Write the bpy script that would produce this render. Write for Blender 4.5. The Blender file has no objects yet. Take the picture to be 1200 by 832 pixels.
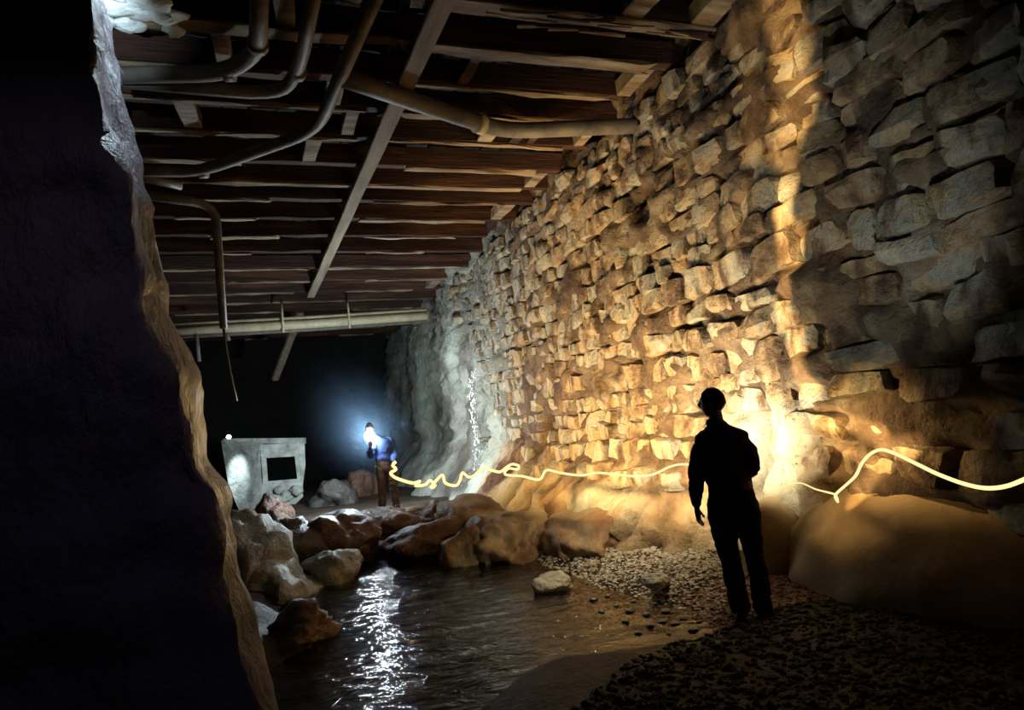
import bpy, bmesh, math, random
import numpy as np
from mathutils import Vector, Matrix, noise
random.seed(7); rng = np.random.default_rng(7)
S = bpy.context.scene
COL = S.collection

# ------------------------------------------------------------------ camera
FPX, CX, CY, EYE = 800.0, 600.0, 416.0, 1.62
def _d(px, py):
    return Vector((px-CX, -(py-CY), -FPX)).normalized()
_Y = _d(335, 520); _X = _d(2963, 283); _X = (_X-_Y*_X.dot(_Y)).normalized(); _Z = _X.cross(_Y)
RW = Matrix((_X, _Y, _Z))                      # camera space -> world
cam_d = bpy.data.cameras.new('camera'); cam = bpy.data.objects.new('camera', cam_d); COL.objects.link(cam)
cam_d.sensor_width = 36; cam_d.lens = 36*FPX/1200
cam_d.clip_start = 0.05; cam_d.clip_end = 200
CAM = Vector((0, 0, EYE))
cam.matrix_world = Matrix.Translation(CAM) @ RW.to_4x4()
S.camera = cam
def ray(px, py): return RW @ _d(px, py)
def onz(px, py, z): r = ray(px, py); return CAM+r*((z-EYE)/r.z)
def onx(px, py, x): r = ray(px, py); return CAM+r*(x/r.x)
def ony(px, py, y): r = ray(px, py); return CAM+r*(y/r.y)
def proj(p):
    v = RW.transposed() @ (Vector(p)-CAM)
    if v.z > -0.05: return None
    return (CX+FPX*v.x/-v.z, CY-FPX*v.y/-v.z, -v.z)

# ------------------------------------------------------------------ world, exposure, lamps
W = bpy.data.worlds.new('world'); S.world = W; W.use_nodes = True
W.node_tree.nodes['Background'].inputs[0].default_value = (0.30, 0.36, 0.55, 1)
W.node_tree.nodes['Background'].inputs[1].default_value = 0.004
S.view_settings.view_transform = 'Standard'; S.view_settings.look = 'None'
S.view_settings.exposure = 0.0; S.view_settings.gamma = 1.0
S.cycles.max_bounces = 5; S.cycles.diffuse_bounces = 3; S.cycles.volume_bounces = 0
S.cycles.sample_clamp_indirect = 4.0
S.cycles.volume_step_rate = 2.0

WARM = (1.0, 0.66, 0.26); WARMW = (1.0, 0.82, 0.50); COOL = (0.72, 0.90, 1.0)
def lamp(kind, loc, energy, color, size=0.02, aim=None, cone=150, blend=0.8, name='torch_and_fill_light'):
    l = bpy.data.lights.new(name, kind); l.energy = energy; l.color = color; l.shadow_soft_size = size
    o = bpy.data.objects.new(name, l); COL.objects.link(o); o.location = loc
    if kind == 'SPOT':
        l.spot_size = math.radians(cone); l.spot_blend = blend
        o.rotation_euler = (Vector(aim)-Vector(loc)).to_track_quat('-Z', 'Y').to_euler()
    return o
# torch lingering behind the standing man, turned to the wall
PALE = (1.0, 0.86, 0.58)
lamp('SPOT', (3.85, 5.30, 1.20), 150, PALE, 0.04, (4.7, 5.8, 1.6), 155, 0.9)
lamp('SPOT', (3.40, 5.75, 1.40), 300, PALE, 0.04, (4.6, 7.2, 1.9), 150, 0.9)
# the torch as it was carried along the wall
for (x, y, z, e) in [(3.10, 6.5, 1.1, 330), (2.85, 7.8, 1.1, 460), (2.6, 9.3, 1.1, 430), (2.3, 11.2, 1.2, 320), (2.4, 13.2, 1.2, 120)]:
    lamp('SPOT', (x, y, z), e, WARM, 0.03, (4.9, y+0.6, 2.0), 145, 0.9)
lamp('SPOT', (3.2, 8.2, 2.8), 230, WARM, 0.03, (3.7, 9.2, 5.6), 90, 0.9)  # added up-light for the right of the ceiling, not a torch position
lamp('SPOT', (3.75, 4.75, 1.55), 85, WARM, 0.03, (5.1, 4.2, 1.1), 84, 0.9)  # warm fill added to brighten the big boulder
# added fill spots, no lamps there: right wall, pillar, left corner, boulder, gravel
lamp('SPOT', (2.3, 2.6, 0.9), 230, (0.88, 0.93, 0.84), 0.02, (4.6, 4.5, 3.5), 52, 1.0, name='cool_fill_light')
lamp('SPOT', (3.3, 5.2, 1.25), 45, WARM, 0.03, (4.9, 4.3, 0.75), 64, 1.0)  # added warm fill for the left face of the big boulder
lamp('SPOT', (3.1, 7.0, 1.6), 120, PALE, 0.04, (3.2, 7.2, 0), 120, 1.0)  # added fill from above for the gravel bank and the water
lamp('SPOT', (0.1, 0.7, 3.4), 8, (0.75, 0.62, 1.0), 0.03, (-0.6, 2.2, 1.5), 60, 1.0, name='cool_fill_light')
lamp('SPOT', (0.15, 3.2, 4.4), 330, COOL, 0.02, (-0.52, 2.4, 3.15), 34, 1.0, name='cool_fill_light')
lamp('SPOT', (-1.3, 5.2, 4.7), 240, COOL, 0.02, (-1.6, 6.4, 5.6), 60, 1.0, name='cool_fill_light')
lamp('SPOT', (1.6, 5.2, 1.8), 120, WARM, 0.03, (-0.36, 2.5, 2.1), 36, 1.0)  # added warm fill along the edge of the pillar
# headlamp of the far man and its beam, then added cool fills
HEAD = ony(433, 511, 15.05)
lamp('POINT', HEAD+Vector((0.0, -0.14, 0.0)), 700, COOL, 0.10, name='headlamp_and_fill_light')
lamp('SPOT', HEAD+Vector((-0.02, -0.2, 0.0)), 600, (0.45, 0.68, 1.0), 0.05, ony(345, 395, 12.0), 24, 1.0, name='headlamp_beam')
lamp('SPOT', (2.3, 14.3, 1.8), 520, COOL, 0.04, (4.2, 17.6, 2.4), 75, 0.9, name='headlamp_and_fill_light')  # added fill for the far wall, beside the headlamp
lamp('SPOT', (1.5, 15.0, 1.7), 260, COOL, 0.05, (-0.4, 19.3, 0.9), 50, 1.0, name='headlamp_and_fill_light')  # extra spot added to brighten the hut
lamp('SPOT', (1.9, 10.8, 1.9), 55, COOL, 0.05, (-0.4, 8.8, 0.1), 60, 1.0, name='headlamp_and_fill_light')  # added fill for the left bank, well away from the headlamp
# lamp resting on the corner of the concrete hut
lamp('SPOT', ony(262, 498, 18.9), 520, COOL, 0.03, ony(278, 560, 19.7), 34, 1.0, name='hut_lamp_light')

# ------------------------------------------------------------------ helpers
def link(name, me, mat=None, parent=None, smooth=False):
    o = bpy.data.objects.new(name, me); COL.objects.link(o)
    if mat and not me.materials: me.materials.append(mat)
    if smooth: me.shade_smooth()
    if parent: o.parent = parent
    return o
def mesh(name, verts, faces):
    me = bpy.data.meshes.new(name); me.from_pydata([tuple(v) for v in verts], [], faces); me.update(); return me
def tag(o, label=None, cat=None, group=None, kind=None):
    if label: o['label'] = label
    if cat: o['category'] = cat
    if group: o['group'] = group
    if kind: o['kind'] = kind
    return o
def empty(name, loc=(0, 0, 0), rz=0):
    o = bpy.data.objects.new(name, None); COL.objects.link(o); o.location = loc; o.rotation_euler = (0, 0, rz)
    o.empty_display_size = 0.1; return o
def bm_mesh(name, bm):
    me = bpy.data.meshes.new(name); bm.to_mesh(me); bm.free(); return me
def fbm(p, sc=1.0, oc=4):
    return noise.fractal(Vector(p)*sc, 1.0, 2.0, oc)
def ss(a, b, x):
    t = min(1, max(0, (x-a)/(b-a))); return t*t*(3-2*t)
def lerp_tab(tab, v):
    if v <= tab[0][0]: return tab[0][1]
    for (a, p), (b, q) in zip(tab, tab[1:]):
        if v <= b: return p+(q-p)*(v-a)/(b-a)
    return tab[-1][1]
def box_bm(sx, sy, sz, bev=0.01, rough=0.0, cuts=0, seed=0):
    bm = bmesh.new(); bmesh.ops.create_cube(bm, size=1)
    for v in bm.verts: v.co = Vector((v.co.x*sx, v.co.y*sy, v.co.z*sz))
    if bev: bmesh.ops.bevel(bm, geom=bm.edges[:], offset=bev, segments=1, affect='EDGES')
    if cuts:
        ax = max(range(3), key=lambda i: (sx, sy, sz)[i])
        L = (sx, sy, sz)[ax]
        for k in range(1, cuts):
            n = [0, 0, 0]; n[ax] = 1; c = [0, 0, 0]; c[ax] = -L/2+L*k/cuts
            bmesh.ops.bisect_plane(bm, geom=bm.verts[:]+bm.edges[:]+bm.faces[:], plane_co=c, plane_no=n)
        for v in bm.verts:
            q = v.co.copy()
            for i in range(3):
                if i != ax: v.co[i] += rough*noise.noise(Vector((q[ax]*1.7+seed*9.1, i*5+seed, (1 if q[(ax+1) % 3] > 0 else 0)+(2 if q[(ax+2) % 3] > 0 else 0))))
    return bm
def tube(name, pts, r, mat, parent=None, seg=10, bend=0.0, bn=5):
    """a round pipe through pts with rounded elbows; r number or list"""
    P = [Vector(p) for p in pts]; R = r if isinstance(r, (list, tuple)) else [r]*len(P)
    Q = [(P[0], R[0])]
    for i in range(1, len(P)-1):
        a, b, c = P[i-1], P[i], P[i+1]
        if bend > 0:
            l1 = min(bend, (a-b).length*0.45); l2 = min(bend, (c-b).length*0.45)
            p0 = b+(a-b).normalized()*l1; p2 = b+(c-b).normalized()*l2
            for k in range(bn+1):
                t = k/bn; Q.append((p0*(1-t)**2+b*2*t*(1-t)+p2*t*t, R[i]))
        else: Q.append((b, R[i]))
    Q.append((P[-1], R[-1]))
    verts = []; faces = []
    up = Vector((0.31, 0.17, 0.93)); n = len(Q)
    for i, (q, rr) in enumerate(Q):
        tdir = (Q[min(i+1, n-1)][0]-Q[max(i-1, 0)][0]).normalized()
        a = tdir.cross(up)
        if a.length < 0.1: a = tdir.cross(Vector((1, 0, 0)))
        a.normalize(); b = tdir.cross(a); up = b.cross(tdir) if False else up
        for k in range(seg):
            an = 2*math.pi*k/seg; verts.append(q+(a*math.cos(an)+b*math.sin(an))*rr)
    for i in range(n-1):
        for k in range(seg):
            faces.append((i*seg+k, i*seg+(k+1) % seg, (i+1)*seg+(k+1) % seg, (i+1)*seg+k))
    faces.append(tuple(range(seg))[::-1]); faces.append(tuple((n-1)*seg+k for k in range(seg)))
    return link(name, mesh(name, verts, faces), mat, parent, smooth=True)

# ------------------------------------------------------------------ materials
def nt(name):
    m = bpy.data.materials.new(name); m.use_nodes = True
    t = m.node_tree; return m, t, t.nodes['Principled BSDF']
def rock(name, cols, scale=1.2, rough=0.75, bump=0.6, bscale=9.0, stretch=(1, 1, 1), rnd=0.0, spec=0.3, stain=None, dist=0.06):
    m, t, b = nt(name); N = t.nodes; L = t.links
    geo = N.new('ShaderNodeNewGeometry'); mp = N.new('ShaderNodeMapping'); L.new(geo.outputs['Position'], mp.inputs[0])
    mp.inputs['Scale'].default_value = stretch
    n1 = N.new('ShaderNodeTexNoise'); n1.inputs['Scale'].default_value = scale; n1.inputs['Detail'].default_value = 8; n1.inputs['Roughness'].default_value = 0.62
    L.new(mp.outputs[0], n1.inputs['Vector'])
    fac = n1.outputs['Fac']
    if rnd:
        oi = N.new('ShaderNodeObjectInfo'); ma = N.new('ShaderNodeMath'); ma.operation = 'MULTIPLY_ADD'
        L.new(oi.outputs['Random'], ma.inputs[0]); ma.inputs[1].default_value = rnd; L.new(fac, ma.inputs[2])
        sb = N.new('ShaderNodeMath'); sb.operation = 'SUBTRACT'; L.new(ma.outputs[0], sb.inputs[0]); sb.inputs[1].default_value = rnd*0.5; fac = sb.outputs[0]
    cr = N.new('ShaderNodeValToRGB'); e = cr.color_ramp.elements
    k = len(cols); e[0].position = 0.30; e[0].color = (*cols[0], 1); e[1].position = 0.70; e[1].color = (*cols[-1], 1)
    for i in range(1, k-1):
        q = e.new(0.30+0.40*i/(k-1)); q.color = (*cols[i], 1)
    L.new(fac, cr.inputs[0]); col = cr.outputs[0]
    if stain:
        n3 = N.new('ShaderNodeTexNoise'); n3.inputs['Scale'].default_value = 3.2; n3.inputs['Detail'].default_value = 6
        m3 = N.new('ShaderNodeMapping'); m3.inputs['Scale'].default_value = (1, 1.6, 0.55); L.new(geo.outputs['Position'], m3.inputs[0]); L.new(m3.outputs[0], n3.inputs['Vector'])
        c3 = N.new('ShaderNodeValToRGB'); c3.color_ramp.elements[0].position = 0.50; c3.color_ramp.elements[1].position = 0.66
        L.new(n3.outputs['Fac'], c3.inputs[0]); mx = N.new('ShaderNodeMix'); mx.data_type = 'RGBA'
        L.new(c3.outputs[0], mx.inputs[0]); L.new(col, mx.inputs[6]); mx.inputs[7].default_value = (*stain, 1); col = mx.outputs[2]
    L.new(col, b.inputs['Base Color'])
    b.inputs['Roughness'].default_value = rough; b.inputs['Specular IOR Level'].default_value = spec
    n2 = N.new('ShaderNodeTexNoise'); n2.inputs['Scale'].default_value = bscale; n2.inputs['Detail'].default_value = 8; n2.inputs['Roughness'].default_value = 0.65
    L.new(mp.outputs[0], n2.inputs['Vector'])
    bp = N.new('ShaderNodeBump'); bp.inputs['Strength'].default_value = bump; bp.inputs['Distance'].default_value = dist
    n4 = N.new('ShaderNodeTexNoise'); n4.inputs['Scale'].default_value = bscale*0.35; n4.inputs['Detail'].default_value = 5; n4.noise_type = 'RIDGED_MULTIFRACTAL'; L.new(mp.outputs[0], n4.inputs['Vector'])
    ad = N.new('ShaderNodeMath'); ad.operation = 'MULTIPLY_ADD'; L.new(n4.outputs['Fac'], ad.inputs[0]); ad.inputs[1].default_value = -0.35; L.new(n2.outputs['Fac'], ad.inputs[2]); L.new(ad.outputs[0], bp.inputs['Height']); L.new(bp.outputs[0], b.inputs['Normal'])
    return m
def plain(name, col, rough=0.6, metal=0.0, spec=0.4):
    m, t, b = nt(name); b.inputs['Base Color'].default_value = (*col, 1); b.inputs['Roughness'].default_value = rough
    b.inputs['Metallic'].default_value = metal; b.inputs['Specular IOR Level'].default_value = spec; return m
def glow(name, col, st):
    m = bpy.data.materials.new(name); m.use_nodes = True; t = m.node_tree; t.nodes.clear()
    e = t.nodes.new('ShaderNodeEmission'); e.inputs[0].default_value = (*col, 1); e.inputs[1].default_value = st
    o = t.nodes.new('ShaderNodeOutputMaterial'); t.links.new(e.outputs[0], o.inputs[0]); return m

M = {}
M['stone'] = rock('masonry stone', [(0.09, 0.055, 0.035), (0.28, 0.19, 0.11), (0.42, 0.32, 0.20), (0.30, 0.30, 0.27), (0.52, 0.44, 0.31)], 2.2, 0.8, 1.0, 11, rnd=0.22, stain=(0.10, 0.06, 0.035), dist=0.11)
M['mortar'] = rock('wall core', [(0.03, 0.018, 0.012), (0.10, 0.062, 0.038), (0.18, 0.13, 0.085), (0.30, 0.26, 0.20)], 1.4, 0.85, 1.0, 8, stain=(0.07, 0.045, 0.03), dist=0.11)
def wall_material():
    """rough core above, pale calcite flowstone in the lower reaches"""
    m = M['mortar'].copy(); m.name = 'wall core and flowstone'; t = m.node_tree; N = t.nodes; L = t.links
    b = N['Principled BSDF']; src = b.inputs['Base Color'].links[0].from_socket
    geo = N.new('ShaderNodeNewGeometry'); mp = N.new('ShaderNodeMapping'); mp.inputs['Scale'].default_value = (1, 1.0, 0.45)
    L.new(geo.outputs['Position'], mp.inputs[0])
    nz = N.new('ShaderNodeTexNoise'); nz.inputs['Scale'].default_value = 0.9; nz.inputs['Detail'].default_value = 7; L.new(mp.outputs[0], nz.inputs['Vector'])
    cr = N.new('ShaderNodeValToRGB'); e = cr.color_ramp.elements
    e[0].position = 0.38; e[0].color = (0.09, 0.04, 0.018, 1); e[1].position = 0.66; e[1].color = (0.50, 0.50, 0.42, 1)
    q = e.new(0.47); q.color = (0.38, 0.26, 0.14, 1); q = e.new(0.55); q.color = (0.44, 0.38, 0.26, 1)
    L.new(nz.outputs['Fac'], cr.inputs[0])
    at = N.new('ShaderNodeAttribute'); at.attribute_name = 'flow'
    mx = N.new('ShaderNodeMix'); mx.data_type = 'RGBA'; L.new(at.outputs['Fac'], mx.inputs[0]); L.new(src, mx.inputs[6]); L.new(cr.outputs[0], mx.inputs[7])
    out = mx.outputs[2]
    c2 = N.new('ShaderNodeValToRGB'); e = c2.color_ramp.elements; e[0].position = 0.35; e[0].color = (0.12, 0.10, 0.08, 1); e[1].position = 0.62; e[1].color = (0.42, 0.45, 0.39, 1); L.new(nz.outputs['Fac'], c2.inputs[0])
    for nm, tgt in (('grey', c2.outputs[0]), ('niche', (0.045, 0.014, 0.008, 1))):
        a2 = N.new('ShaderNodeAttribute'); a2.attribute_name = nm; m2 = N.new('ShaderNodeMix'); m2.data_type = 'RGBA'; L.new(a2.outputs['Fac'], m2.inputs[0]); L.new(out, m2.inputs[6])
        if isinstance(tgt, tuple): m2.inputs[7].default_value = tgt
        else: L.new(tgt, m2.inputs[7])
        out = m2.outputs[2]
    L.new(out, b.inputs['Base Color'])
    return m
M['wall'] = wall_material()
M['crust'] = rock('white lime crust', [(0.35, 0.38, 0.38), (0.62, 0.68, 0.68), (0.75, 0.80, 0.80)], 5, 0.6, 0.6, 12)
M['flow'] = rock('flowstone', [(0.07, 0.035, 0.018), (0.24, 0.13, 0.06), (0.38, 0.28, 0.16), (0.36, 0.36, 0.30)], 1.1, 0.5, 0.7, 6, (1, 1, 0.5), spec=0.5, dist=0.14)
M['pale'] = rock('pale boulder rock', [(0.20, 0.17, 0.13), (0.38, 0.35, 0.28), (0.46, 0.46, 0.40)], 1.5, 0.6, 0.8, 6, spec=0.5, dist=0.14)
M['brown'] = rock('red brown wet rock', [(0.05, 0.025, 0.015), (0.17, 0.08, 0.045), (0.28, 0.17, 0.10)], 2.0, 0.4, 0.9, 7, spec=0.6, dist=0.14)
M['darkrock'] = rock('dark wet rock', [(0.02, 0.018, 0.015), (0.08, 0.07, 0.06), (0.15, 0.13, 0.10)], 2.0, 0.45, 0.8, 7, spec=0.6, dist=0.14)
M['boulder'] = rock('smooth sandy boulder', [(0.28, 0.18, 0.09), (0.44, 0.31, 0.16), (0.52, 0.40, 0.23)], 1.2, 0.7, 0.35, 10)
M['pier'] = rock('dark slaty rock', [(0.05, 0.05, 0.07), (0.12, 0.11, 0.15), (0.24, 0.20, 0.19)], 1.6, 0.5, 1.0, 6, (1, 1, 0.5), spec=0.5)
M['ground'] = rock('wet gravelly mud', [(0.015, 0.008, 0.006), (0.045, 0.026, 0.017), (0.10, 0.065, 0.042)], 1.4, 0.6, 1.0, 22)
M['gravel'] = rock('pale gravel', [(0.12, 0.09, 0.06), (0.32, 0.27, 0.20), (0.48, 0.45, 0.38)], 14, 0.5, 0.2, 30, spec=0.5)
M['redgravel'] = rock('red brown gravel', [(0.07, 0.025, 0.015), (0.19, 0.075, 0.035), (0.30, 0.15, 0.08)], 14, 0.55, 0.2, 30, spec=0.5)
M['shadedgravel'] = rock('gravel darkened for shade', [(0.006, 0.004, 0.004), (0.02, 0.011, 0.009), (0.045, 0.024, 0.018)], 6, 0.6, 0.3, 20, spec=0.2)  # shade of the unlit bank is put into this gravel colour
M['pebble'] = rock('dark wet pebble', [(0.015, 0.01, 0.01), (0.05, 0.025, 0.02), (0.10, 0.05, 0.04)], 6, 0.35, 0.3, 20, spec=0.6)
M['joist'] = rock('old brown timber', [(0.012, 0.006, 0.005), (0.045, 0.018, 0.012), (0.14, 0.06, 0.035)], 2.0, 0.7, 0.6, 14, (0.25, 3, 3))
M['joistface'] = rock('weathered pale timber', [(0.06, 0.03, 0.02), (0.24, 0.17, 0.11), (0.44, 0.37, 0.26)], 1.6, 0.7, 0.5, 14, (0.7, 3, 3))
M['board'] = rock('near black deck board', [(0.006, 0.004, 0.004), (0.02, 0.012, 0.01), (0.06, 0.025, 0.016)], 2.0, 0.8, 0.5, 10, (3, 0.3, 3))  # near-black brown base colour, darker than the joists
M['beam'] = rock('grey brown beam', [(0.14, 0.10, 0.07), (0.26, 0.20, 0.14), (0.34, 0.28, 0.20)], 2.0, 0.7, 0.5, 12, (3, 0.3, 3))
M['pipe'] = rock('dull galvanised pipe', [(0.09, 0.075, 0.065), (0.17, 0.15, 0.13), (0.26, 0.22, 0.17)], 4, 0.5, 0.2, 20, spec=0.5)
M['lightpipe'] = rock('cream painted pipe', [(0.50, 0.42, 0.24), (0.66, 0.58, 0.38), (0.74, 0.68, 0.48)], 4, 0.4, 0.1, 20, spec=0.5)
M['concrete'] = rock('grey mottled concrete', [(0.16, 0.16, 0.14), (0.34, 0.35, 0.31), (0.50, 0.52, 0.47)], 3.0, 0.85, 0.8, 9)
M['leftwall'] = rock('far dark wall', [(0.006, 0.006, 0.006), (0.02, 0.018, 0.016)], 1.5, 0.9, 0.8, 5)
M['skin'] = plain('skin', (0.14, 0.07, 0.045), 0.6)
M['hair'] = plain('dark hair', (0.015, 0.01, 0.008), 0.7)
M['shirt'] = rock('dark plum shirt cloth', [(0.035, 0.018, 0.022), (0.05, 0.026, 0.03)], 3, 0.9, 0.15, 30, spec=0.1)
M['trousers'] = rock('black trouser cloth', [(0.010, 0.010, 0.013), (0.018, 0.018, 0.02)], 3, 0.9, 0.15, 30, spec=0.1)
M['boot'] = plain('black boot leather', (0.01, 0.009, 0.008), 0.5)
M['glasses'] = plain('dark spectacle frame', (0.02, 0.02, 0.02), 0.3)
M['jacket'] = rock('blue jacket cloth', [(0.03, 0.06, 0.20), (0.06, 0.11, 0.30)], 5, 0.85, 0.2, 30)
M['wader'] = rock('brown work trousers', [(0.06, 0.035, 0.025), (0.10, 0.06, 0.04)], 5, 0.85, 0.2, 30)
M['helmet'] = plain('dull helmet', (0.12, 0.12, 0.11), 0.4)
M['lamp'] = glow('lit headlamp', (0.9, 0.97, 1.0), 220)
M['trail'] = glow('streak of torchlight', (1.0, 0.70, 0.32), 1.5)
M['niche'] = rock('dark red stained niche', [(0.02, 0.008, 0.005), (0.08, 0.03, 0.018)], 3, 0.6, 0.8, 9)
def water_mat():
    m = bpy.data.materials.new('stream water'); m.use_nodes = True; t = m.node_tree; N = t.nodes; L = t.links; N.clear()
    geo = N.new('ShaderNodeNewGeometry'); mp = N.new('ShaderNodeMapping'); mp.inputs['Scale'].default_value = (0.8, 1.6, 1); L.new(geo.outputs['Position'], mp.inputs[0])
    n = N.new('ShaderNodeTexNoise'); n.inputs['Scale'].default_value = 3.2; n.inputs['Detail'].default_value = 4; n.inputs['Roughness'].default_value = 0.6; n.inputs['Distortion'].default_value = 0.8
    L.new(mp.outputs[0], n.inputs['Vector'])
    bp = N.new('ShaderNodeBump'); bp.inputs['Strength'].default_value = 0.9; bp.inputs['Distance'].default_value = 0.05; L.new(n.outputs['Fac'], bp.inputs['Height'])
    fr = N.new('ShaderNodeFresnel'); fr.inputs['IOR'].default_value = 1.6; L.new(bp.outputs[0], fr.inputs['Normal'])
    gl = N.new('ShaderNodeBsdfGlossy'); gl.inputs['Roughness'].default_value = 0.06; L.new(bp.outputs[0], gl.inputs['Normal'])
    tr = N.new('ShaderNodeBsdfTransparent'); tr.inputs[0].default_value = (0.62, 0.48, 0.34, 1)
    mx = N.new('ShaderNodeMixShader'); L.new(fr.outputs[0], mx.inputs[0]); L.new(tr.outputs[0], mx.inputs[1]); L.new(gl.outputs[0], mx.inputs[2])
    o = N.new('ShaderNodeOutputMaterial'); L.new(mx.outputs[0], o.inputs[0]); return m
M['water'] = water_mat()
def foam_mat():
    m, t, b = nt('falling water'); b.inputs['Base Color'].default_value = (0.7, 0.75, 0.78, 1); b.inputs['Roughness'].default_value = 0.12
    b.inputs['Specular IOR Level'].default_value = 0.8; return m
M['foam'] = foam_mat()

def boulder(name, c, r, mat, seed, amp=0.22, sub=4, rz=0, sc=1.1, parent=None, flat=0.0, ridg=0.0, rugged=1.0):
    bm = bmesh.new(); bmesh.ops.create_icosphere(bm, subdivisions=sub, radius=1)
    rr = random.Random(seed*7+1); pls = [(Vector((rr.gauss(0, 1), rr.gauss(0, 1), rr.gauss(0, 1))).normalized(), rr.uniform(0.70, 0.95)) for _ in range(11)]
    for v in bm.verts:
        n = v.co.normalized(); cut = min([h_/max(0.05, n.dot(nk)) for nk, h_ in pls]+[1.12]); d = (1 if rugged < 0.5 else cut)+amp*0.75*fbm(n+Vector((seed*3.7, seed, 0)), sc, 4)+amp*0.35*noise.noise(n*3.4+Vector((0, seed*2.1, 0)))
        if ridg: d -= ridg*max(0, 1-abs(noise.noise(n*1.6+Vector((seed, 0, 7))))*7)
        q = n*d
        w_ = n*2.3+Vector((0, seed, 4)); d += 0.10*(0.5-abs(noise.noise(w_))*2)*rugged+0.05*rugged*fbm(n, 4.5, 4)
        q = n*d
        if flat: 
            f = 1-flat; q = Vector([math.copysign(abs(a)**f, a) for a in q])
        v.co = Vector((q.x*r[0], q.y*r[1], q.z*r[2]))
    o = link(name, bm_mesh(name, bm), mat, parent, smooth=True); o.location = c; o.rotation_euler = (0, 0, rz); return o
# ================================================================== ground
WZ = -0.25; ZC = 5.6; XW = 4.6
SH = [(600, 646), (650, 664), (700, 684), (770, 704), (832, 718), (846, 745), (800, 762), (720, 772), (640, 785), (560, 832),
      (500, 1000), (200, 1000), (300, 790), (345, 762), (330, 705), (370, 685), (400, 668), (440, 655), (520, 646)]
SHP = [onz(a, b, WZ) for a, b in SH]; SHP = np.array([(p.x, p.y) for p in SHP])
def shore_dist(x, y):
    """>0 on land, <0 in the water"""
    P = np.stack([x, y], -1); n = len(SHP); best = np.full(x.shape, 1e9); inside = np.zeros(x.shape, bool)
    for i in range(n):
        a = SHP[i]; b = SHP[(i+1) % n]; ab = b-a
        t = np.clip(((P-a)@ab)/(ab@ab), 0, 1); d = np.linalg.norm(P-(a+t[..., None]*ab), axis=-1); best = np.minimum(best, d)
        c = ((a[1] > y) != (b[1] > y)) & (x < (b[0]-a[0])*(y-a[1])/(b[1]-a[1]+1e-12)+a[0]); inside ^= c
    return np.where(inside, -best, best)
def vnoise(x, y, sc, oc=4, s=0.0):
    f = np.vectorize(lambda a, b: noise.fractal(Vector((a*sc+s, b*sc-s, s)), 1.0, 2.0, oc)); return f(x, y)
def ground_h(x, y):
    x = np.asarray(x, float); y = np.asarray(y, float)
    d = shore_dist(x, y)+0.12*vnoise(x, y, 1.5, 3, 3.0)
    land = 0.26*(1-np.exp(-np.clip(d, 0, 9)/0.30))+0.05*np.clip(x-3.4, 0, 2)
    bed = -0.22*(1-np.exp(np.clip(d, -9, 0)/0.5))
    return WZ+np.where(d > 0, land, bed)+0.025*vnoise(x, y, 2.2, 4, 1.0)
gx = np.concatenate([np.arange(-6, -1, 0.25), np.arange(-1, 5.6, 0.075)]); 
gy = np.concatenate([np.arange(-2, 2.5, 0.25), np.arange(2.5, 12, 0.085), np.arange(12, 31, 0.3)])
GX, GY = np.meshgrid(gx, gy); GZ = ground_h(GX, GY)
def gz(x, y):
    return float(ground_h(np.array([x]), np.array([y]))[0])
def grid_faces(nr, nc, flip=False):
    F = [(i*nc+j, i*nc+j+1, (i+1)*nc+j+1, (i+1)*nc+j) for i in range(nr-1) for j in range(nc-1)]
    return [f[::-1] for f in F] if flip else F
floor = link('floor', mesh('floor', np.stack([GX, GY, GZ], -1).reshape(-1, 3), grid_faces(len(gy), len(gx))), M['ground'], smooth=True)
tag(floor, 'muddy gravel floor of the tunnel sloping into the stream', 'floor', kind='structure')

# stream surface with real ripples
wx = np.arange(-1.6, 4.6, 0.06); wy = np.arange(3.0, 14.2, 0.06); WX, WY = np.meshgrid(wx, wy)
WV = WZ+0.010*vnoise(WX, WY*1.8, 1.6, 3, 9.0)+0.004*vnoise(WX, WY*2, 5.0, 2, 4.0)
wfaces = [f for f in grid_faces(len(wy), len(wx)) if shore_dist(np.array([WX.flat[f[0]]]), np.array([WY.flat[f[0]]]))[0] < 0.75]
wat = link('stream_water', mesh('stream_water', np.stack([WX, WY, WV], -1).reshape(-1, 3), wfaces), M['water'], smooth=True)
tag(wat, 'shallow rippling stream reflecting lamps across the tunnel floor', 'water', kind='stuff')

# ================================================================== right wall
def toe(y): return lerp_tab([(-3, 0.0), (6.2, 0.0), (7.6, 0.75), (9, 0.95), (12, 1.0), (16, 0.95), (20, 1.0), (30, 0.9)], y)
def wall_base(y, z):
    x = XW-toe(y)*(1-ss(-0.1, 1.5, z))
    x += 0.10*noise.noise(Vector((3.1, y*0.5, z*0.6)))
    if y > 15: x -= 0.45*ss(15.5, 18, y)*(0.5+0.5*math.sin(y*1.15+0.6))*(1-0.4*ss(3.5, 5.6, z))
    return x
def flow_amt(y, z):
    lim = lerp_tab([(-3, -1.0), (3.0, -0.6), (4.6, 0.5), (5.6, 1.5), (6.4, 1.4), (7.2, 0.75), (9, 0.65), (12, 0.8), (15, 1.8), (17, 4.6), (30, 5.5)], y)
    return 1-ss(lim-0.35, lim+0.35, z+0.5*fbm((0, y, z), 1.1, 4))
def crevice(y, z):
    return (1-ss(13, 15, y))*max(0, 1-abs(noise.noise(Vector((11, y*1.5+0.7*noise.noise(Vector((1, y, z*1.4)))+0.25*z, z*0.75))))*10)
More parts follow.
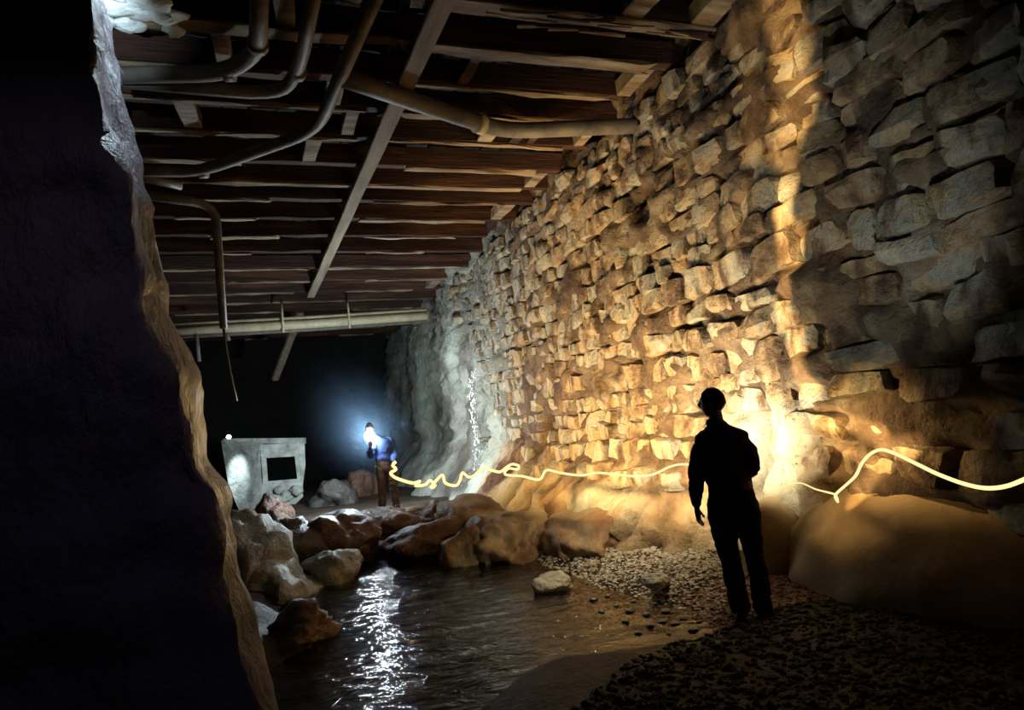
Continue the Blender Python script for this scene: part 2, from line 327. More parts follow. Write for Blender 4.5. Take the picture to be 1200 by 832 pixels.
def wall_x(y, z):
    fl = flow_amt(y, z); x = wall_base(y, z)
    r = 0.14*fbm((1.7, y, z*1.5), 1.6, 6)+0.10*(1-abs(noise.noise(Vector((5, y*1.5, z*4.6))))*3.2)-0.035
    q = Vector((2.0, y, z)); wv = noise.noise(q*1.3)
    drape = 0.13*noise.noise(Vector((2.0, y*1.9+0.8*wv, z*0.8)))+0.12*(0.6-1.9*abs(noise.noise(Vector((7.0, y*2.8+wv, z*1.7)))))+0.09*fbm((1, y, z), 2.6, 6)
    x -= r*(1-fl)+drape*fl
    x += 0.15*fl*crevice(y, z)-0.10*fl*(1-2.2*abs(noise.noise(Vector((13, y*2.2+wv*0.6, z*2.4)))))
    return x
ys = []; y = -2.6
while y < 30: ys.append(y); y += 0.055 if 2.5 < y < 9 else (0.09 if y < 14 else (0.13 if y < 20 else 0.3))
zs = list(np.arange(-0.7, 1.8, 0.055))+list(np.arange(1.8, 6.2, 0.085))
V = []; FL = []
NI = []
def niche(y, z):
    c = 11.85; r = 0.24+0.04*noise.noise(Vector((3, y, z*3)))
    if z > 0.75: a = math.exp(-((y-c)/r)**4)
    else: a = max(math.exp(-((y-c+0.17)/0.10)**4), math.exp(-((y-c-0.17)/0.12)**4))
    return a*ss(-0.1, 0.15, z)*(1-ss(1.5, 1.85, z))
for y in ys:
    for z in zs:
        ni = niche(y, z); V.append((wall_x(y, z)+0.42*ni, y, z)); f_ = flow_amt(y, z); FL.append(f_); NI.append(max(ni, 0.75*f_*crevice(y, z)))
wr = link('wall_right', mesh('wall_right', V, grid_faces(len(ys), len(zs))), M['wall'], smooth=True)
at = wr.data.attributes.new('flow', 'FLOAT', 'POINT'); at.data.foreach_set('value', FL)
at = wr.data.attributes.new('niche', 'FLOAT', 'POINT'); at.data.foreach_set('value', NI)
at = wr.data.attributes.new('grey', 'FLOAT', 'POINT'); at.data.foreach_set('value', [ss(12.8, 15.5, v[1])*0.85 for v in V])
tag(wr, 'tall rubble masonry wall with flowstone at its foot, right side of the tunnel', 'wall', kind='structure')

# stone prototypes: local -X is outward, unit size in Y and Z
GU = [-1, -0.90, -0.55, -0.15, 0.25, 0.62, 0.91, 1]; GV = [-1, -0.86, -0.3, 0.3, 0.86, 1]
def stone_proto(seed):
    ny, nz = len(GU), len(GV)
    r = random.Random(seed); pw = r.uniform(4.5, 12.0)
    pl_ = [(r.uniform(0.9, 1.15), r.uniform(-0.45, 0.45), r.uniform(-0.40, 0.40)) for _ in range(4)]
    ph = [r.uniform(0, 6.28) for _ in range(4)]; sk = r.uniform(-0.16, 0.16); tp = r.uniform(-0.14, 0.14); vs = []
    for i in range(ny):
        for j in range(nz):
            u, v = GU[i], GV[j]
            if 0 < i < ny-1: u += r.uniform(-0.05, 0.05)
            if 0 < j < nz-1: v += r.uniform(-0.07, 0.07)
            n = (abs(u)**pw+abs(v)**pw)**(1/pw); m = max(abs(u), abs(v)); k = (m/n) if n > 0 else 1
            uu = u*k; vv = v*k; an = math.atan2(v, u)
            wob = 1+m*(0.06*math.sin(2*an+ph[0])+0.05*math.sin(3*an+ph[1])+0.04*math.sin(7*an+ph[2]))
            d = min(c+a*u+b*v for c, a, b in pl_)+0.16*noise.noise(Vector((u*2.2+seed*3.3, v*2.2, seed)))
            if i in (0, ny-1) or j in (0, nz-1): d -= 0.55
            vs.append((-d, 0.5*(uu+sk*vv)*wob, 0.5*vv*(1+tp*uu)*wob))
    F = [(i*nz+j, (i+1)*nz+j, (i+1)*nz+j+1, i*nz+j+1) for i in range(ny-1) for j in range(nz-1)]
    rim = [i*nz for i in range(ny)]+[(ny-1)*nz+j for j in range(1, nz)]+[i*nz+nz-1 for i in range(ny-2, -1, -1)]+[j for j in range(nz-2, 0, -1)]
    b0 = len(vs)
    for q in rim: vs.append((0.9, vs[q][1]*1.02, vs[q][2]*1.02))
    n = len(rim)
    for q in range(n): F.append((rim[q], b0+q, b0+(q+1) % n, rim[(q+1) % n]))
    F = [f[::-1] for f in F]
    me = mesh('stone', vs, F); me.materials.append(M['stone']); me.shade_smooth(); me.set_sharp_from_angle(angle=math.radians(32)); return me, np.array(vs), F
PROTO = [stone_proto(s) for s in range(28)]
cand = []
z = 0.35; row = 0
while z < 5.5:
    h = random.uniform(0.20, 0.34); y = -0.8+random.uniform(0, 0.4)
    while y < 24:
        near = 1-ss(4.8, 6.5, y); l = random.uniform(0.26, 0.62)*(1+0.12*near); hh = h*random.uniform(0.86, 1.18); zj = random.uniform(-0.03, 0.03)
        yc = y+l/2; wav = 0.05*math.sin(yc*0.7+row)
        zc_ = z+h/2+wav+zj
        if flow_amt(yc, zc_) < 0.62 and not (abs(yc-11.85) < 0.5 and zc_ < 2.0) and random.random() > 0.035:
            bury = 0.9*max(0, noise.noise(Vector((4, yc*0.5, zc_*0.7)))+0.1)+0.5*math.exp(-((yc-6.0)/1.1)**2-((zc_-1.6)/0.7)**2)+0.3*near*random.random()
            dep = random.uniform(0.07, 0.18)*(1-0.5*bury)*(1+0.4*near)
            x = wall_base(yc, zc_)+0.022+0.09*bury+random.uniform(-0.015, 0.02)
            p = proj((x, yc, zc_)); area = 0
            if p and -40 < p[0] < 1240 and -40 < p[1] < 872: area = l*h/(p[2]**2)*max(0.12, abs((x-0)/Vector((x, yc, zc_-EYE)).length))
            cand.append((area, x, yc, zc_, dep, l*random.uniform(0.93, 1.0), hh, random.randrange(28)))
        y += l+random.uniform(0.0, 0.03)
    z += h+0.012; row += 1
# two irregular pieces fill wide courses at random with a half-height pair
cand.sort(key=lambda c: -c[0])
sv = []; sf = []
for n_, (area, x, yc, zc_, dep, l, h, k) in enumerate(cand):
    me, vs, F = PROTO[k]; sgn = random.choice((-1, 1)); tw = random.uniform(-0.13, 0.13)
    if n_ < 296 and area > 0:
        o = bpy.data.objects.new('stone', me); COL.objects.link(o); o.parent = wr
        o.location = (x, yc, zc_); o.scale = (dep, l, h*1.0); o.rotation_euler = (tw, random.uniform(-0.12, 0.12), random.uniform(-0.12, 0.12))
    else:
        a = vs*np.array([dep, l, h])+np.array([x, yc, zc_]); b0 = len(sv); sv.extend(a.tolist()); sf.extend([tuple(q+b0 for q in f) for f in F])
o = link('stone', mesh('stone_rest', sv, sf), M['stone'], wr, smooth=True); o.data.set_sharp_from_angle(angle=math.radians(32)); tag(o, kind='stuff')

# streaks of torchlight painted over the wall while the shutter was open
def streak(px, py, e, cone, off=0.9, xw=4.48, col=WARM):
    p = onx(px, py, xw)
    lamp('SPOT', (p.x-off, p.y-0.12*off, p.z-0.15*off), e, col, 0.0, p, cone, 1.0, name='torch_sweep_light')
def sweep(pts, step, e, cone, off):
    for (ax, ay), (bx, by) in zip(pts, pts[1:]):
        n = max(1, round(math.hypot(bx-ax, by-ay)/step))
        for k in range(n): streak(ax+(bx-ax)*k/n, ay+(by-ay)*k/n, e, cone, off)
sweep([(902, -5), (922, 70), (925, 130), (905, 200)], 40, 125, 32, 1.1)
sweep([(862, 40), (880, 130), (872, 215)], 45, 50, 28, 1.1)
sweep([(914, 215), (919, 290), (919, 355), (934, 415), (950, 478)], 11, 100, 19, 0.9)
sweep([(864, 225), (860, 280), (846, 330)], 16, 24, 22, 0.9)
sweep([(960, 486), (985, 494), (1024, 504), (1042, 524), (1078, 524)], 10, 85, 19, 0.75)
sweep([(968, 518), (1000, 532), (1030, 548)], 10, 70, 19, 0.7)
sweep([(1040, 530), (1018, 560), (1000, 590)], 12, 60, 20, 0.7)

# ================================================================== boulders
def at_px(px, py, z=0.0): return onz(px, py, z)
B = []
def bd(label, px, py, z, r, mat, seed, lift=0.0, xy=None, **k):
    p = onz(px, py, z)
    if xy: p.x, p.y = xy
    o = boulder('boulder', (p.x, p.y, z+lift), r, M[mat], seed, **k); tag(o, label, 'rock'); return o
bd('large smooth sandy boulder at the right edge, sloping down beside the standing man', 1130, 690, 0.0, (1.0, 1.45, 0.82), 'boulder', 3, 0.10, amp=0.10, rugged=0.25, xy=(5.0, 4.30), sub=5)
bd('round sandy boulder with a split, low against the wall just right of the man', 921, 640, 0.0, (0.27, 0.30, 0.46), 'boulder', 5, 0.22, amp=0.10, ridg=0.05, rugged=0.4, xy=(4.38, 5.6))
bd('small jagged brown rock in front of the large sandy boulder', 1003, 684, 0.0, (0.22, 0.2, 0.13), 'brown', 8, 0.03, amp=0.35)
bd('pale folded boulder by the leaning pillar at the left bank', 288, 690, WZ, (0.62, 1.1, 0.95), 'pale', 11, 0.15, amp=0.24, flat=0.1)
bd('low pale rock apron running from the folded boulder into the stream', 325, 692, WZ, (0.55, 1.0, 0.35), 'pale', 12, 0.05, amp=0.25)
bd('red brown jagged rock lying in the stream nearest the left bank', 345, 752, WZ, (0.38, 0.42, 0.24), 'brown', 13, 0.06, amp=0.4, ridg=0.1)
bd('dark round boulder behind the folded pale boulder', 337, 650, 0.0, (0.55, 0.6, 0.55), 'darkrock', 14, 0.05, amp=0.2)
bd('small brown pointed rock sitting just under the concrete hut', 322, 616, 0.05, (0.32, 0.35, 0.45), 'brown', 15, 0.15, amp=0.3)
bd('brown wet boulder in the middle of the far bank', 400, 645, -0.1, (0.62, 0.6, 0.45), 'brown', 16, 0.15, amp=0.25)
bd('small pale rock at the edge of the stream between left bank and lamp reflection', 388, 678, WZ, (0.40, 0.42, 0.34), 'pale', 17, 0.06, amp=0.3)
bd('flat red brown rock below the far man', 455, 622, -0.05, (0.75, 0.7, 0.30), 'brown', 18, 0.08, amp=0.3)
bd('low wet rock at the head of the stream right of the flat red brown rock', 505, 640, -0.15, (0.7, 0.55, 0.32), 'brown', 19, 0.06, amp=0.35)
bd('big folded orange flowstone hump reaching from the wall into the stream', 585, 648, WZ, (0.60, 1.05, 0.50), 'flow', 20, 0.03, amp=0.26, sub=5, ridg=0.06)
bd('flowstone hump behind the big orange hump, under the trickle of water', 548, 625, -0.1, (0.7, 1.0, 0.42), 'flow', 21, 0.1, amp=0.3)
bd('low flowstone lobe between the orange hump and the gravel bank', 690, 632, 0.0, (0.55, 0.9, 0.35), 'flow', 22, 0.0, amp=0.25)
bd('pale round rock half sunk in the edge of the gravel bank', 648, 690, WZ, (0.22, 0.18, 0.12), 'pale', 23, 0.05, amp=0.2)
bd('small pale rock on the gravel bank above the half sunk rock', 768, 684, -0.1, (0.13, 0.11, 0.08), 'pale', 24, 0.03, amp=0.25)
bd('dark rock against the left foot of the far wall behind the far man', 395, 590, 0.0, (0.6, 0.8, 0.55), 'darkrock', 25, 0.1, amp=0.3)
bd('brown rock pile lump left of the legs of the far man', 425, 580, 0.0, (0.45, 0.5, 0.55), 'brown', 26, 0.1, amp=0.3)
bd('low brown lobe of flowstone at the water edge right of the lamp reflection', 545, 655, WZ, (0.34, 0.5, 0.40), 'flow', 31, 0.03, amp=0.32)
bd('dark wet stone wedged left of the big orange hump', 522, 640, WZ, (0.36, 0.45, 0.42), 'darkrock', 32, 0.05, amp=0.3)
bd('ochre flowstone shoulder joining the big orange hump to the wall', 630, 622, -0.05, (0.75, 0.9, 0.42), 'flow', 33, 0.0, amp=0.3)
bd('small dark notch stone under the ochre shoulder by the gravel', 636, 648, WZ, (0.2, 0.22, 0.22), 'darkrock', 34, 0.05, amp=0.3)
bd('rust brown rock between the plank and the trickle of water', 515, 612, 0.0, (0.42, 0.6, 0.34), 'brown', 35, 0.05, amp=0.35)
bd('small wet brown stone at the head of the lamp reflection', 470, 640, -0.2, (0.35, 0.3, 0.2), 'brown', 36, 0.03, amp=0.35)
# flat plank under the far man's feet
pl = box_bm(1.35, 0.28, 0.06, 0.01, 0.03, 8, 2); o = link('plank', bm_mesh('plank', pl), M['beam']); p = onz(463, 602, 0.10); o.location = (p.x, p.y, 0.08); o.rotation_euler = (0, -0.08, 0.25)
tag(o, 'weathered plank lying under the feet of the far man', 'plank')

# gravel: joined pebbles
ico = bmesh.new(); bmesh.ops.create_icosphere(ico, subdivisions=1, radius=1); IV = np.array([v.co[:] for v in ico.verts]); IF = [tuple(v.index for v in f.verts) for f in ico.faces]; ico.free()
def scatter(name, n, poly_fn, smin, smax, mat, label, cat):
    vs = []; fs = []; pts = []
    while len(pts) < n:
        q = poly_fn()
        if q[0] < wall_base(q[1], 0.05)-0.02: pts.append(q)
    P = np.array(pts); Zg = ground_h(P[:, 0], P[:, 1])
    for (x, y), zg in zip(pts, Zg):
        s = random.uniform(smin, smax)*(0.6+0.8*random.random()**2); a = random.uniform(0, 6.28); c, sn = math.cos(a), math.sin(a)
        m = np.array([[c, -sn, 0], [sn, c, 0], [0, 0, 1]]); v = (IV*(1+rng.uniform(-0.22, 0.22, (len(IV), 1))))*np.array([s, s*random.uniform(0.6, 0.9), s*random.uniform(0.4, 0.7)])
        v = v@m.T+np.array([x, y, zg+s*0.15]); b = len(vs); vs.extend(v.tolist()); fs.extend([(i+b, j+b, k+b) for i, j, k in IF])
    o = link(name, mesh(name, vs, fs), mat, smooth=False); tag(o, label, cat, kind='stuff'); return o
def px_quad(pts):
    P = [onz(a, b, -0.1) for a, b in pts]
    def f():
        u, v = random.random(), random.random()
        a = P[0].lerp(P[1], u); b = P[3].lerp(P[2], u); q = a.lerp(b, v); return (q.x, q.y)
    return f
scatter('pale_gravel', 5200, px_quad([(610, 640), (850, 636), (850, 706), (690, 694)]), 0.012, 0.032, M['gravel'], 'bank of pale gravel between the stream and the flowstone wall', 'gravel')
scatter('red_gravel', 3600, px_quad([(790, 690), (1020, 668), (1040, 720), (838, 725)]), 0.012, 0.030, M['redgravel'], 'red brown gravel around the feet of the standing man', 'gravel')
scatter('foreground_gravel', 3500, px_quad([(840, 722), (1300, 690), (1300, 900), (600, 900)]), 0.012, 0.035, M['shadedgravel'], 'gravel coloured dark for the shade on the bank in the lower right corner', 'gravel')
dp = [(695, 702), (712, 698), (722, 709), (738, 716), (742, 704), (758, 720), (768, 707), (780, 716), (776, 728), (790, 731), (800, 724), (812, 738), (820, 728), (828, 742), (762, 733), (748, 742), (784, 742), (733, 728), (705, 716), (816, 750)]
pm = []
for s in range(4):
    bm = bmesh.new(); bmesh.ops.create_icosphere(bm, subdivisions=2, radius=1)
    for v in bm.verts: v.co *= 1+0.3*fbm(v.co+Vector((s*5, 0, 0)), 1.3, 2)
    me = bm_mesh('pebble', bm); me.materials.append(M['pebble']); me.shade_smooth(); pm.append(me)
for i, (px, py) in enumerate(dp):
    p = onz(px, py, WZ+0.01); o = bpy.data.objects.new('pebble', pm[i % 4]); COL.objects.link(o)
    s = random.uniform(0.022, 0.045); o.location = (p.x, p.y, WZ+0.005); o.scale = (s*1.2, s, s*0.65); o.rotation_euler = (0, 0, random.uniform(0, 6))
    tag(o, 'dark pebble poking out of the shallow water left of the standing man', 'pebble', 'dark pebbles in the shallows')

# ================================================================== ceiling: deck boards and joists
ceil = empty('ceiling', (1.0, 10, ZC+0.38)); tag(ceil, 'dark timber ceiling of joists and deck boards', 'ceiling', kind='structure')
def cchild(name, bm, mat, loc, rot=(0, 0, 0)):
    o = link(name, bm_mesh(name, bm), mat, ceil); o.location = Vector(loc)-ceil.location; o.rotation_euler = rot; return o
xb = -3.6; k = 0
while xb < 5.4:
    w = random.uniform(0.24, 0.32)
    cchild('deck_board', box_bm(w, 29, 0.05, 0.008, 0.02, 14, k), M['board'], (xb+w/2, 14.0, ZC+0.38+random.uniform(0, 0.03))); xb += w+random.uniform(0.004, 0.05); k += 1
JY = [3.4, 4.25, 5.05, 5.85, 6.62, 7.42, 8.15, 8.97, 9.92, 10.7, 11.5, 12.5, 13.6, 14.8, 16.2, 17.5, 18.8, 20.1, 21.6, 23.4, 25.2, 27]
for i, jy in enumerate(JY):
    ex = 4.75 if i not in (5, 12) else 4.3
    th = random.uniform(0.12, 0.17); L_ = ex+3.4
    bm = box_bm(L_, th, 0.30, 0.012, 0.03, 16, i+3)
    j = cchild('joist', bm, M['joist'], ((ex-3.4)/2, jy, ZC+0.17))
    if i == 3: j['label'] = 'joist with a splintered, rotted underside'
    # pale worn bottom lath of each joist: a sub-part, some broken off short
    segs = {3: [(-2.9, 1.0), (1.3, 4.7)], 4: [(-2.9, 1.0), (1.3, 4.35)], 5: [(-2.6, 0.2), (0.9, 4.2)], 6: [(-2.2, 1.2), (1.5, 4.2)], 7: [(-2.3, 1.2), (1.45, 4.2)], 9: [(-2.0, 4.1)], 14: [(-2.6, 0.8), (0.9, 4.4)], 17: [(-1.6, 4.5)]}.get(i, [(-3.0+random.random()*2, random.uniform(-0.5, 1.0)), (random.uniform(1.2, 2.4), random.uniform(3.0, 4.6))])
    for (a, b) in segs:
        lw = 0.20 if i in (3, 4) else random.uniform(0.05, 0.17)
        lb = box_bm(b-a, lw, 0.035, 0.006, 0.04, 12, i+40)
        for v in lb.verts:
            if abs(v.co.x) > (b-a)/2-0.02: v.co.x -= math.copysign(random.uniform(0, 0.16), v.co.x)
        o = link('lath', bm_mesh('lath', lb), M['joistface'], j); o.location = ((a+b)/2-(ex-3.4)/2, random.uniform(-0.02, 0.02), -0.17)
for k, (px, py, rx, ry) in enumerate([(128, 6, 0.26, 0.12), (160, 14, 0.24, 0.10), (190, 18, 0.2, 0.12), (150, 30, 0.12, 0.10), (205, 34, 0.10, 0.12), (118, 22, 0.10, 0.14), (172, 2, 0.2, 0.1)]):
    p = onz(px, py, ZC-0.03); o = boulder('lime_crust', p-ceil.location, (rx, ry, 0.05), M['crust'], 60+k, amp=0.5, sub=3, parent=ceil)
# splintered shreds under the nearest joist
for k in range(16):
    bm = box_bm(random.uniform(0.25, 0.8), 0.03, 0.02, 0.004, 0.02, 4, k)
    cchild('splinter', bm, M['joist'] if k % 2 else M['joistface'], (random.uniform(1.9, 4.5), 5.84+random.uniform(-0.09, 0.09), ZC-0.04-random.uniform(0, 0.05)), (random.uniform(-0.4, 0.4), random.uniform(-0.12, 0.12), random.uniform(-0.12, 0.12)))
# short blocking between joists
for (x, ja, jb, w) in [(2.9, 6, 7, 0.22), (3.35, 6, 7, 0.14), (3.6, 6, 7, 0.10), (4.35, 6, 7, 0.16), (4.3, 4, 5, 0.2), (1.55, 5, 6, 0.12), (0.2, 3, 4, 0.18), (0.75, 5, 6, 0.2), (1.0, 6, 7, 0.16), (0.55, 7, 8, 0.2), (4.2, 8, 9, 0.2), (4.15, 10, 11, 0.22), (-0.4, 4, 5, 0.16), (-0.9, 6, 7, 0.2), (4.1, 15, 16, 0.25), (2.2, 4, 5, 0.14), (4.4, 2, 3, 0.3), (3.6, 2, 3, 0.25)]:
    a, b = JY[ja], JY[jb]
    cchild('blocking', box_bm(w, (b-a)-0.14, 0.2, 0.01, 0.02, 3, x), M['joistface'] if w > 0.15 else M['joist'], (x, (a+b)/2, ZC+0.12), (0, 0, random.uniform(-0.08, 0.08)))

# long diagonal beam slung under the joists
def beam(name, a, b, w, h, mat, label, cat):
    a = Vector(a); b = Vector(b); L_ = (b-a).length; bm = box_bm(w, L_, h, 0.012, 0.02, 10, 5)
    o = link(name, bm_mesh(name, bm), M[mat]); o.location = (a+b)/2; o.rotation_euler = (b-a).to_track_quat('Y', 'Z').to_euler(); tag(o, label, cat); return o
zb = ZC-0.11
beam('timber_beam', onz(535, -35, zb), onz(364, 347, zb), 0.20, 0.09, 'beam', 'long grey brown timber slung lengthwise under the ceiling joists', 'beam')
beam('timber_prop', ony(352, 366, 21.7), ony(322, 445, 23.5), 0.22, 0.12, 'beam', 'short slanting timber hanging below the pale pipe bundle', 'beam')

# pipes under the ceiling
zp = ZC-0.22
def pipe(label, px, r, z=zp, bend=0.25, mat='pipe', name='pipe'):
    root = empty(name, onz(*px[0], z)); pts = [onz(a, b, z)-root.location for a, b in px]
    tag(root, label, 'pipe'); tube('pipe_run', pts, r, M[mat], root, bend=bend)
    for k in (0, -1):
        pass
    return root
def collar(root, px, py, toward, r, z=zp, mat='pipe', l=0.10):
    p = onz(px, py, z)-root.location; q = onz(*toward, z)-root.location; d = (q-p).normalized()*l/2
    return tube('collar', [p-d, p+d], r, M[mat], root)
r1 = pipe('thick pipe coming straight down the upper left corner and bending left under the frosted joist', [(304, -20), (302, 62), (262, 86), (140, 88)], 0.085)
collar(r1, 268, 84, (240, 86), 0.10); collar(r1, 302, 52, (302, 70), 0.10)
r2 = pipe('second pipe from the upper edge, curving left just below the thick corner pipe', [(370, -20), (352, 78), (330, 112), (145, 96)], 0.07, bend=0.5)
collar(r2, 350, 85, (346, 92), 0.082)
r3 = pipe('long pipe slanting from the top edge down left to the pillar', [(446, -20), (372, 152), (232, 202), (160, 200)], 0.075, z=zp-0.05, bend=0.45)
collar(r3, 238, 201, (226, 202), 0.095, zp-0.05)
r4 = pipe('fat pale pipe crossing to the right wall with a shallow bend', [(400, 90), (470, 114), (590, 154), (775, 146)], 0.105, z=zp-0.02, bend=0.4)
collar(r4, 562, 145, (575, 149), 0.13, zp-0.02, 'lightpipe')
r5 = empty('drop_pipe', onz(165, 228, zp)); tag(r5, 'thin pipe elbowing down from the left pillar and ending in a loose cable', 'pipe')
p5 = onz(252, 240, zp); t5 = ony(262, 385, p5.y)
tube('pipe_run', [onz(165, 228, zp)-r5.location, p5-r5.location, t5-r5.location], [0.07, 0.07, 0.055], M['pipe'], r5, bend=0.3)
tube('cable', [ony(a, b, p5.y)-r5.location for a, b in [(262, 385), (265, 410), (270, 438), (277, 470)]], 0.02, M['pipe'], r5, bend=0.2)
r6 = pipe('slim cable running along the pillar under the left of the ceiling', [(128, 95), (165, 220), (196, 345)], 0.03, bend=0)
r7 = pipe('stub of pipe beside the long slanting pipe, left', [(158, 206), (212, 218)], 0.06, bend=0)
# hanging pale pipe bundle with straps
yb = 19.5
rb = empty('pipe_bundle', ony(203, 388, yb)); tag(rb, 'pale cream bundle of pipes hung across the far ceiling in straps', 'pipe')
ea, eb = ony(200, 388, yb), ony(500, 370, yb)
for k, (dz, dy, r, m) in enumerate([(0.0, 0, 0.13, 'lightpipe'), (0.17, 0.05, 0.07, 'lightpipe'), (-0.15, 0.05, 0.06, 'pipe')]):
    o = tube('pipe_run', [ea-rb.location+Vector((0, dy, dz)), ea.lerp(eb, 0.5)-rb.location+Vector((0, dy, dz-0.03)), eb-rb.location+Vector((0, dy, dz))], r, M[m], rb)
for f in (0.41, 0.67):
    c = ea.lerp(eb, f)-rb.location
    o = tube('strap', [c+Vector((0, -0.16, -0.25)), c+Vector((0, -0.18, 0.28)), c+Vector((0, 0.1, ZC-c.z-rb.location.z))], 0.03, M['lightpipe'], rb, seg=6)
for (fx, l) in [(0.09, 0.85), (0.2, 0.35)]:
    c = ea.lerp(eb, fx)-rb.location; tube('hanger', [c+Vector((0, 0, -0.1)), c+Vector((0.04, 0, -l))], 0.05, M['pipe'], rb, seg=6)

# ================================================================== left wall, far end, pillar
def rough_sheet(name, fx, us, vs_, mat, label, amp, sc, cat='wall', kind='structure'):
    V = []
    for u in us:
        for v in vs_: V.append(fx(u, v, amp*fbm((u, v, 3), sc, 4)))
    o = link(name, mesh(name, V, grid_faces(len(us), len(vs_))), M[mat], smooth=True); tag(o, label, cat, kind=kind); return o
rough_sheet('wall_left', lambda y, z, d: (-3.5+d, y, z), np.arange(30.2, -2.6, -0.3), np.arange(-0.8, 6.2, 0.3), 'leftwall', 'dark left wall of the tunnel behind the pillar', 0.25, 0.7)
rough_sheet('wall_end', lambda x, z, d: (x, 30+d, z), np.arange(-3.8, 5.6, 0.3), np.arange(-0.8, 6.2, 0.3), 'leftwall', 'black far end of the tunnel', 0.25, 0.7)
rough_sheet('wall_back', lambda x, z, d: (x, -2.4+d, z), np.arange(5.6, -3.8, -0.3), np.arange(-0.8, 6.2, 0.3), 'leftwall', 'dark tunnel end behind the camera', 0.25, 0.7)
PE = [(ony(a, b, 2.2).z, ony(a, b, 2.2).x) for a, b in [(325, 900), (306, 832), (288, 760), (262, 690), (248, 600), (222, 520), (200, 430), (168, 330), (146, 240), (128, 150), (108, 70), (92, -10), (75, -120)]]
PE = [(-0.8, PE[0][1]+0.15)]+PE+[(6.0, PE[-1][1]-0.5)]
def pier_shape():
    zs_ = np.arange(-0.6, 4.2, 0.035); V = []; prof = []
    # profile round the pier: side face back -> edge -> front face left
    us = [('s', 1.0), ('s', 0.85), ('s', 0.7), ('s', 0.55), ('s', 0.42), ('s', 0.3), ('s', 0.2), ('s', 0.1), ('s', 0.0)]+[('f', q) for q in (0.03, 0.07, 0.12, 0.18, 0.25, 0.33, 0.42, 0.52, 0.65, 0.8, 1.0, 1.3, 1.7, 2.3, 3.2)]
    for z in zs_:
        e = lerp_tab(PE, z)+0.03*fbm((3, 1, z), 2.4, 6)+0.012*noise.noise(Vector((3, 1, z*9)))
        for kind, q in us:
            if kind == 's': y = 2.2+0.52*q; x = e-0.02*q+(0.03*math.sin(q*3)); 
            else: y = 2.2-0.06*(1-math.exp(-q*4)); x = e-q
            n = 0.05*fbm((x*1.0+2, y*1.6, z*0.8), 3.6, 6)
            if kind == 's': x += n
            else: y -= n*1.4; 
            V.append((x, y, z))
    nc = len(us); F = grid_faces(len(zs_), nc)
    F += [((i+1)*nc, i*nc, i*nc+nc-1, (i+1)*nc+nc-1) for i in range(len(zs_)-1)]
    F.append(tuple(range(nc))); F.append(tuple((len(zs_)-1)*nc+j for j in range(nc))[::-1])
    F = [f[::-1] for f in F]
    return mesh('rock_pillar', V, F)
pr = link('rock_pillar', pier_shape(), M['pier'], smooth=True); tag(pr, 'dark leaning rock pillar filling the left edge of the view', 'pillar')

